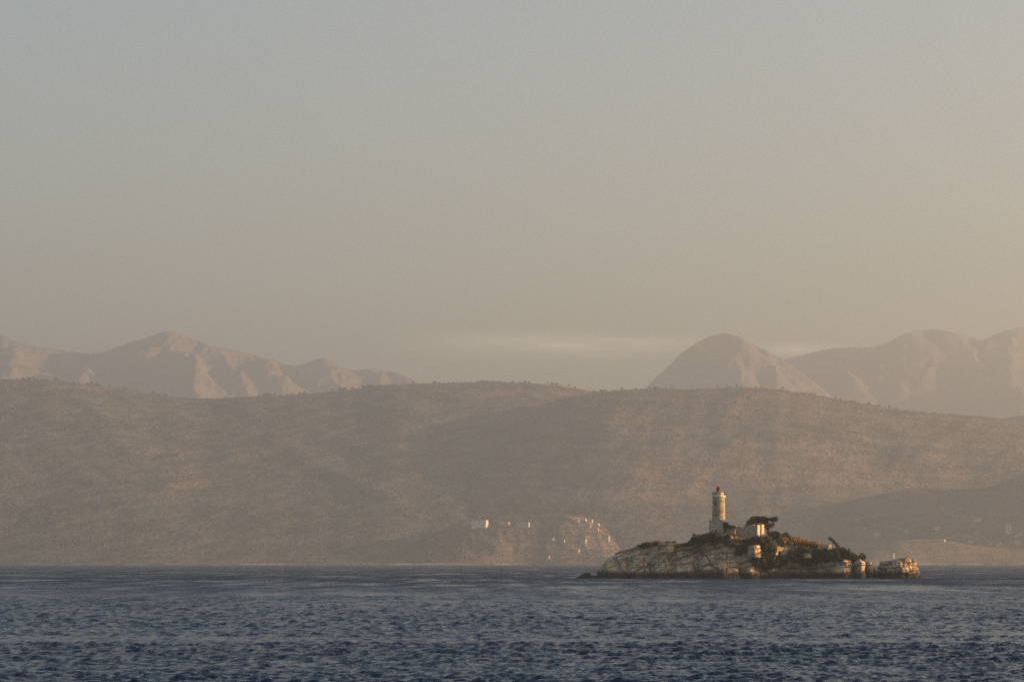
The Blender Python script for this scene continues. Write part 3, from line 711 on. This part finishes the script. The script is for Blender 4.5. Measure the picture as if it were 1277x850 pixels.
rock('top_rock', 821, 840, 675.6, 1003.5, 2.0, 'small bright yellow rock knoll on the left top of the islet', 'rock', 12.2, amp=.3, base=8.4, nu=80, nv=40, prof=[(0, .9), (.3, 1), (.5, .9), (.8, 1), (1, .9)])
rock('top_rock', 1028, 1038, 677.5, 1010, 1.3, 'pinkish wedge of rock under the leaning tree on the islet', 'rock', 13.2, amp=.3, base=8.0, nu=80, nv=40, prof=[(0, .72), (.5, 1), (.8, .98), (1, .8)])
rock('ledge_rock', 1002, 1012, 689.5, 1006.0, 1.5, 'white rock block with green bushes on both sides', 'rock', 14.1, amp=.4, base=6.4, nu=80, nv=44, prof=[(0, .94), (.5, 1), (1, .98)])

# white marker on the stack
mk = empty('marker_post', (X_(1114.3, 1006), 1006, Z_(698.5, 1006)-.2)); tag(mk, 'small white marker post on top of the right rock stack', 'marker')
b = MB(); b.box((0, 0, .35), (.95, .9, .9), 0, .8); b.build('base', M['white'], mk)
b = MB(); b.lathe([(.24, .8), (.20, 2.6), (.08, 2.75)], 12); b.build('post', M['white'], mk)
b = MB(); b.lathe([(.07, 2.75), (.16, 2.9), (.16, 3.1), (.03, 3.25)], 10); b.build('lamp', M['iron'], mk)

# ------------------------------------------------------------------ lighthouse
YL = 1014.0; S = YL/F     # metres per photo pixel at the lighthouse
def build_lighthouse():
    zb = Z_(668, YL)
    t = empty('lighthouse', (X_(896.3, YL), YL, zb)); tag(t, 'round pale stone lighthouse on a square base, crowned by a dark lantern', 'lighthouse')
    rnd = random.Random(4)
    hb = 19*S
    def px(v): return (v-896.3)*S
    def zz(v): return (668-v)*S
    b = MB(); b.box((px(893.2), 0, hb/2-1.0), (16.2*S, 4.3, hb+2.0)); pd = b.build('pedestal', M['base'], t)
    b = MB(); b.box((px(893.2), 0, hb+.12), (17.0*S, 4.5, .26)); b.build('pedestal_cornice', M['base'], pd)
    b = MB(); b.box((px(904.6), .25, (zz(656.2))/2-1.0), (6.6*S, 3.4, zz(656.2)+2.0)); an = b.build('annex', M['ruin'], t)
    b = MB(); b.box((px(904.0), -1.46, zz(660.5)), (3.2*S, .12, 1.55)); b.build('doorway', M['dark'], an)
    # shaft of stone courses
    prof = []; z = hb+.25; zt = zz(620.5); n = 21; h = (zt-z)/n
    for i in range(n):
        f = i/n; r = 2.06-.14*f+rnd.uniform(-.012, .018)
        prof += [(r-.035, z+i*h), (r, z+i*h+.05), (r, z+(i+1)*h-.03)]
    prof.append((1.9, zt)); b = MB(); b.lathe(prof, 40, jit=.014, rnd=rnd); sh = b.build('shaft', M['tower'], t)
    b = MB(); b.lathe([(1.92, zz(620.4)), (2.16, zz(619.4)), (2.2, zz(618.4)), (2.2, zz(617.6)), (2.02, zz(617.5))], 40); ga = b.build('gallery', M['white'], t)
    b = MB(); b.lathe([(1.62, zz(617.5)), (1.62, zz(614.0)), (1.72, zz(613.9)), (1.72, zz(613.2)), (1.2, zz(612.9))], 36); b.build('watch_room', M['white'], t)
    rl = MB()
    for k in range(14):
        a_ = 2*math.pi*k/14; rl.tube([(2.05*math.cos(a_), 2.05*math.sin(a_), zz(617.6)), (2.05*math.cos(a_), 2.05*math.sin(a_), zz(613.4))], [.045, .045], 5)
    for q in (613.4, 615.4):
        rl.tube([(2.05*math.cos(2*math.pi*k/28), 2.05*math.sin(2*math.pi*k/28), zz(q)) for k in range(29)], [.045]*29, 5)
    rl.build('railing', M['iron'], ga)
    x0 = px(895.8)
    b = MB(); b.lathe([(.62, zz(613.1)), (.62, zz(611.2)), (.70, zz(611.0)), (.66, zz(610.6))], 20, (x0, 0)); ln = b.build('lantern', M['iron'], t)
    b = MB(); b.lathe([(.58, zz(610.9)), (.58, zz(608.9))], 20, (x0, 0)); b.build('lantern_glass', M['glass'], ln)
    b = MB()
    for k in range(8):
        a_ = 2*math.pi*k/8; b.tube([(x0+.6*math.cos(a_), .6*math.sin(a_), zz(611)), (x0+.6*math.cos(a_), .6*math.sin(a_), zz(608.8))], [.04, .04], 4)
    b.build('glazing_frame', M['iron'], ln)
    b = MB(); b.lathe([(.82, zz(609.2)), (.80, zz(608.4)), (.45, zz(607.5)), (.16, zz(607.0))], 20, (x0, 0)); b.build('lantern_roof', M['iron'], ln)
    b = MB(); b.lathe([(.14, zz(607.2)), (.34, zz(606.4)), (.36, zz(605.3)), (.1, zz(604.6))], 14, (x0, 0)); b.build('beacon_cap', M['red'], ln)
    b = MB(); b.lathe([(.1, zz(604.7)), (.12, zz(603.6)), (.03, zz(602.6))], 10, (x0, 0)); b.build('finial', M['white'], ln)
    for zc in (642, 629):
        b = MB(); b.box((-.9, -1.78, zz(zc)), (.42, .5, .75), .47); b.build('window', M['dark'], sh)
build_lighthouse()

def build_ruin():
    """roofless keeper's house, its right end wall turned to the sun"""
    yc = 1013.0; s = yc/F; xc = X_(942.5, yc); rz = R(-22); zb = Z_(669.5, yc)
    t = empty('ruined_house', (xc, yc-4.0, zb), rz); tag(t, 'roofless stone ruin beside the lighthouse with a bright pillared end wall', 'ruin')
    # local frame: the corner at the origin, front wall runs to -x, end wall runs to +y
    H = (669.5-654.5)*s; L = 10.4/math.cos(rz); W = 7.0
    rnd = random.Random(9)
    def ragged(x0, x1, h, thick, name, mat, along='x', off=0.0, rough=.3, holes=()):
        n = max(4, int(abs(x1-x0)/.55)); mb = MB(); xs = [x0+(x1-x0)*i/n for i in range(n+1)]
        for i in range(n):
            hh = h(i/n)+rnd.uniform(-rough, rough); a_, c_ = xs[i], xs[i+1]; m = (a_+c_)/2; wd = abs(c_-a_)-.004
            segs = [(-1.5, hh)]
            for (p0, p1, q0, q1) in holes:
                if p0 < m < p1: segs = [(-1.5, q0), (q1, hh)]
            for q0, q1 in segs:
                if q1-q0 < .05: continue
                cz = (q0+q1)/2; dz = q1-q0; ty = thick+rnd.uniform(-.03, .03)
                mb.box((m, off, cz) if along == 'x' else (off, m, cz), (wd, ty, dz) if along == 'x' else (ty, wd, dz))
        return mb.build(name, M[mat], t)
    ragged(-L, -.35, lambda f: H*(.92+.02*f+.10*math.sin(f*9)*f), .6, 'front_wall', 'ruin', 'x', .30, .16, [(-L*.62, -L*.52, .9, 2.4), (-L*.3, -L*.2, .8, 2.3)])
    ragged(-L, -.35, lambda f: H*(.74+.12*f), .6, 'rear_wall', 'ruin', 'x', W-.3, .2)
    ragged(.62, W-.62, lambda f: H*.62, .5, 'left_wall', 'ruin', 'y', -L+.25, .2)
    # end wall: two tall pillars with the gap of a lost doorway between them
    b = MB(); b.box((0, 1.35, H*.5-.75), (.5, 2.7, H*1.0+1.5), 0, .985); b.build('pillar', M['gable'], t)
    b = MB(); b.box((0, 5.65, H*.53-.75), (.5, 2.7, H*1.06+1.5), 0, .985); b.build('pillar', M['gable'], t)
    b = MB()
    for k in range(26):
        b.box((rnd.uniform(-L, -1.0), rnd.uniform(-.9, -.15), rnd.uniform(-.1, .2)), (rnd.uniform(.3, .7), rnd.uniform(.3, .6), rnd.uniform(.25, .5)), rnd.uniform(0, 3))
    o = b.build('rubble', M['ruin'], t); o['kind'] = 'stuff'
build_ruin()

# ------------------------------------------------------------------ vegetation on the islet
def leaf_cloud(cent, rad, n, size, rnd, squash=1.0):
    """leaf sprays through the volume of several lumps; denser towards each lump's outside"""
    V = []; Fc = []
    tot = sum(r_[0]*r_[1]*r_[2] for r_ in rad)
    for c, r_ in zip(cent, rad):
        k = max(8, int(n*r_[0]*r_[1]*r_[2]/tot))
        d = rnd.normal(size=(k, 3)); d /= np.linalg.norm(d, axis=1)[:, None]; q = rnd.random(k)**.45
        P = np.array(c)+d*q[:, None]*np.array(r_)
        nrm = d+rnd.normal(size=(k, 3))*.7; nrm /= np.linalg.norm(nrm, axis=1)[:, None]
        a_ = np.cross(nrm, rnd.normal(size=(k, 3))); a_ /= np.linalg.norm(a_, axis=1)[:, None]; b_ = np.cross(nrm, a_)
        sz = size*rnd.uniform(.6, 1.5, k)[:, None]
        V.append(np.stack([P+a_*sz, P+b_*sz*.55+nrm*sz*.25, P-a_*sz*.9, P-b_*sz*.55+nrm*sz*.2], 1))
    V = np.concatenate(V); k = len(V)
    return V.reshape(-1, 3), np.arange(k*4).reshape(-1, 4)
def shrub(px, py, wpx, hpx, label, mat='leaf', seed=0, group=None, cat='shrub', at=None, name='shrub', dens=1.0, depth=None):
    r = np.random.default_rng(seed+100)
    base = front_pt(px, min(py+hpx*.45, 719)) if at is None else np.array(at)
    y = base[1]; s = y/F; W, H = wpx*s*1.25, hpx*s*1.28; D = depth or min(W, 3.5)
    x = X_(px, y); zc = Z_(py, y); z0 = zc-H/2
    y -= .7
    t = empty(name, (x, y, z0)); tag(t, label, cat, group or 'shrubs on the islet')
    nl = max(4, int(W*H/1.5)); cent = []; rad = []
    for k in range(nl):
        u = np.clip((k+.5)/nl*2-1+r.normal()*.25, -1, 1); cx = u*W*.46; hh = H*(1-.4*u*u)*r.uniform(.55, 1.12)
        cz = r.uniform(.12, .80)*hh; q = r.uniform(.7, 1.1)
        cent.append((cx, r.uniform(-.4, .35)*D, cz)); rad.append((max(.4, W/nl*1.15*q+.25), D*.32*q+.2, max(.35, hh*.36*q)))
    cent.append((0, 0, H*.45)); rad.append((W*.40, D*.40, H*.40))
    V, Q = leaf_cloud(cent, rad, int(800*dens*max(1, W*H/6)), .21, r)
    me = np_mesh('foliage', V, Q, False); link('foliage', me, M[mat], t)
    b = MB()
    for k in range(4):
        ex, ey, ez = r.uniform(-.35, .35)*W, r.uniform(-.3, .3)*D, H*r.uniform(.45, .7)
        b.tube([(ex*.15, ey*.15, -.5), (ex*.6, ey*.6, ez*.5), (ex, ey, ez)], [.09, .06, .03], 5)
    b.build('stem', M['bark'], t)
    return t
SH = [
    (873, 671, 24, 12, 'dark spreading shrub at the left end of the hedge below the tower', 'leaf'),
    (888, 668.5, 27, 12.5, 'dark dense shrub at the front of the lighthouse base', 'leaf'),
    (904, 671, 19, 9, 'dark shrub between the tower and the ruin wall', 'leaf'),
    (918, 673, 14, 4, 'brown twiggy shrub in front of the ruin wall', 'twig'),
    (931, 673, 13, 4, 'reddish brown shrub near the middle of the ruin', 'twig'),
    (924, 684, 13, 11, 'dark bush in the cleft of the cliff below the ruin', 'leaf'),
    (913, 676.5, 14, 6, 'brownish low bush on the cliff edge below the ruin wall', 'twig'),
    (944, 672.5, 20, 11, 'dark green bush directly below the bright pillars', 'leaf'),
    (957, 681, 20, 15, 'olive green bush hanging over the cliff right of the pale prow', 'olive'),
    (947, 696, 18, 16, 'olive bush clinging to the cliff under the sunlit prow', 'olive'),
    (961, 696, 17, 16, 'dark green bush in the middle of the hanging thicket', 'leaf'),
    (973, 697, 13, 15, 'dark bush at the right side of the hanging thicket', 'leaf'),
    (955, 706, 9, 8, 'small dark bush lowest in the hanging thicket', 'leaf'),
    (966, 666, 15, 11, 'dark green shrub right of the bright pillars on the crest', 'leaf'),
    (957, 671, 12, 9, 'yellow green shrub between the bright pillars and the crest shrub', 'olive'),
    (979, 667.5, 13, 7, 'dark green shrub on the crest at the middle of the right slope', 'leaf'),
    (976, 672.5, 16, 9, 'golden dry shrub on the flat ledge right of the thicket', 'dry'),
    (990, 673, 16, 8, 'golden brown shrub over the dark ledge', 'dry'),
    (1003, 675.5, 15, 7, 'rusty dry shrub on the crest left of the leaning tree', 'rust'),
    (1014, 677.5, 12, 6, 'tawny low shrub just left of the leaning tree', 'dry'),
    (1000, 684, 13, 9, 'olive bush hanging from the right end of the flat ledge', 'olive'),
    (999, 694, 14, 13, 'dark bush on the cliff left of the white rock block', 'leaf'),
    (1018, 690, 13, 15, 'dark bush on the cliff right of the white rock block', 'leaf'),
    (1029, 685, 9, 7, 'small dark bush under the leaning tree', 'leaf'),
    (1041, 691, 17, 14, 'large dark bush above the sunlit ledges', 'leaf'),
    (1052, 688.5, 17, 13, 'dark green bush on the skyline above the sunlit ledges', 'leaf'),
    (1062, 693, 15, 11, 'dark green bush right of the skyline bush, above the boulders', 'leaf'),
    (1072, 696, 9, 8, 'small dark bush on top of the ochre boulder', 'leaf'),
    (1075.5, 692.5, 5, 5, 'tiny dark bush standing up at the right end of the greenery', 'leaf'),
    (1046, 684, 11, 7, 'dark bush on the slope right of the leaning tree', 'leaf'),
    (987, 690, 12, 9, 'olive bush low on the shaded cliff between the thicket and the dark bush', 'olive'),
    (1029, 694, 13, 9, 'dark bush in the shaded hollow left of the sunlit ledges', 'leaf'),
    (1009, 701, 10, 6, 'small olive bush low on the cliff under the white rock block', 'olive'),
    (936, 677, 14, 7, 'dark bush on the cliff top left of the bush under the pillars', 'leaf'),
    (801, 680, 11, 4, 'dark low shrub at the left end of the left knoll', 'leaf'),
    (809, 677.2, 11, 4.5, 'dark shrub just left of the rusty brush on the left knoll', 'leaf'),
    (821, 675.5, 15, 4.5, 'orange brown brush on top of the left knoll', 'rust'),
    (834, 676, 13, 4, 'golden brush behind the bright yellow rocks', 'dry'),
    (844, 679.2, 11, 4, 'rusty brush at the right end of the left knoll', 'rust'),
    (856, 677.5, 12, 3, 'thin dark shrub on the rock lip left of the hedge', 'leaf'),
]
for i, (px, py, wp, hp, lab, mt) in enumerate(SH): shrub(px, py, wp, hp, lab, mt, i)
shrub(905.5, 653.5, 7, 5.5, 'small dark bush growing on the roof of the lighthouse annex', 'leaf', 77, at=(X_(905.5, 1012.6), 1012.6, 0), depth=1.2)
shrub(911, 655.8, 6, 2.6, 'tiny dark bush on the wall top right of the annex', 'leaf', 78, at=(X_(911, 1012.4), 1012.4, 0), depth=.8)

def pine():
    y = 1019.0; s = y/F; r = np.random.default_rng(31)
    x0, z0 = X_(956.5, y), Z_(669, y)
    t = empty('pine_tree', (x0, y, z0)); tag(t, 'flat topped windblown pine behind the ruin', 'tree')
    def P(px, py, dy=0.0): return ((px-956.5)*s, dy, (669-py)*s)
    b = MB()
    b.tube([P(956.5, 673), P(957, 664), P(959, 657), P(958, 650)], [.30, .26, .2, .1], 8)
    b.build('trunk', M['bark'], t)
    b = MB()
    for (x1, y1, x2, y2, dy) in [(950, 655, 938, 649, -.6), (952, 652, 944, 647, .8), (960, 653, 952, 646, .3), (962, 655, 966, 648, -.5), (960, 657, 968, 650, .7), (959, 658, 964, 653, 0), (956, 658, 948, 653, 1.0), (958, 655, 958, 646, -1.0)]:
        b.tube([P(957.5, 661), P(x1, y1, dy*.6), P(x2, y2, dy)], [.16, .1, .05], 6)
    b.build('limb', M['bark'], t)
    L = [(935, 650.5, 4.5, 3.4), (940, 647.2, 5, 3), (946, 645.8, 5.5, 2.6), (952, 646.0, 5, 2.6), (957, 647.2, 4.5, 2.4), (962, 648, 4, 2.4), (966.5, 647, 4, 3.2), (932.5, 654, 3, 2.2), (943, 650, 5, 2.6), (949, 649.5, 5, 2.2), (955, 650, 4, 2)]
    cent = []; rad = []
    for px, py, rx, rz_ in L:
        for k in range(3):
            cent.append(P(px+r.normal()*1.2, py+r.normal()*.7, r.uniform(-1.6, 1.6))); rad.append((rx*s*r.uniform(.6, .9), 1.1, rz_*s*r.uniform(.75, 1.15)))
    V, Q = leaf_cloud(cent, rad, 5200, .21, r); link('crown', np_mesh('crown', V, Q, False), M['pine'], t)
    cent = [P(956, 655), P(961, 655), P(958, 660), P(964, 653), P(952, 654)]; rad = [(1.1, .9, 1.0), (1.1, .9, 1.0), (.9, .8, 1.2), (.8, .7, .8), (.9, .8, .7)]
    V, Q = leaf_cloud(cent, rad, 900, .16, r); link('dead_twigs', np_mesh('dead_twigs', V, Q, False), M['twig'], t)
pine()
def leaning_tree():
    y = 1010.0; s = y/F; r = np.random.default_rng(41); x0, z0 = X_(1040, y), Z_(682, y)
    t = empty('leaning_tree', (x0, y, z0)); tag(t, 'dark windswept little tree leaning left on the crest of the islet', 'tree')
    def P(px, py, dy=0.0): return ((px-1040)*s, dy, (682-py)*s)
    b = MB(); b.tube([P(1044, 683), P(1041, 677), P(1036, 671.5)], [.16, .13, .07], 7); b.build('trunk', M['bark'], t)
    cent = [P(1035, 670.8), P(1037, 672.6), P(1039.5, 675), P(1042, 677.5), P(1044.5, 680)]; rad = [(.62, .6, .55), (.6, .6, .5), (.62, .6, .6), (.62, .6, .6), (.6, .6, .55)]
    V, Q = leaf_cloud(cent, rad, 520, .17, r); link('crown', np_mesh('crown', V, Q, False), M['leaf'], t)
leaning_tree()
def dry_grass():
    r = np.random.default_rng(51); V = []
    px = r.uniform(765, 1080, 9000); k = r.integers(118, 164, 9000)
    gx = IP[0, :, 0]; j = np.clip(np.searchsorted(gx, (px-CX)*.25), 1, IP.shape[1]-2)
    p = IP[k, j]; dens = fbm(p[:, 0]/5, p[:, 1]/4, 3.3, 3)
    p = p[(dens > -.05) & (p[:, 2] > 7.5)]; n = len(p)
    a_ = r.uniform(0, 6.28, n); h = r.uniform(.18, .5, n); wv = r.uniform(.06, .14, n)
    d = np.stack([np.cos(a_), np.sin(a_), 0*a_], -1)*wv[:, None]; tip = p+np.stack([r.normal(0, .12, n), r.normal(0, .12, n), h], -1)
    V = np.stack([p-d-[0, 0, .05], p+d-[0, 0, .05], tip], 1).reshape(-1, 3)
    o = link('dry_grass', np_mesh('dry_grass', V, np.arange(n*3).reshape(-1, 3), False), M['dry']); tag(o, 'dry golden grass and low growth over the top of the islet', 'grass', kind='stuff')
dry_grass()

# ------------------------------------------------------------------ haze: one box of even air round everything
b = MB(); x0_, x1_, y0_, y1_, z0_, z1_ = -14000, 14000, -3000, 25000, -14, 1640
b.box(((x0_+x1_)/2, (y0_+y1_)/2, (z0_+z1_)/2), (x1_-x0_, y1_-y0_, z1_-z0_))
hz = bpy.data.materials.new('haze_air'); hz.use_nodes = True; ht = hz.node_tree
for nd in list(ht.nodes):
    if nd.type != 'OUTPUT_MATERIAL': ht.nodes.remove(nd)
pv = ht.nodes.new('ShaderNodeVolumePrincipled'); pv.inputs['Color'].default_value = (*HAZE_COLOR, 1); pv.inputs['Density'].default_value = HAZE_DENSITY
pv.inputs['Anisotropy'].default_value = HAZE_G
ht.links.new(pv.outputs[0], [nd for nd in ht.nodes if nd.type == 'OUTPUT_MATERIAL'][0].inputs['Volume'])
o = b.build('haze', hz); tag(o, 'warm evening haze over the sea and the mountains', 'haze', kind='stuff')
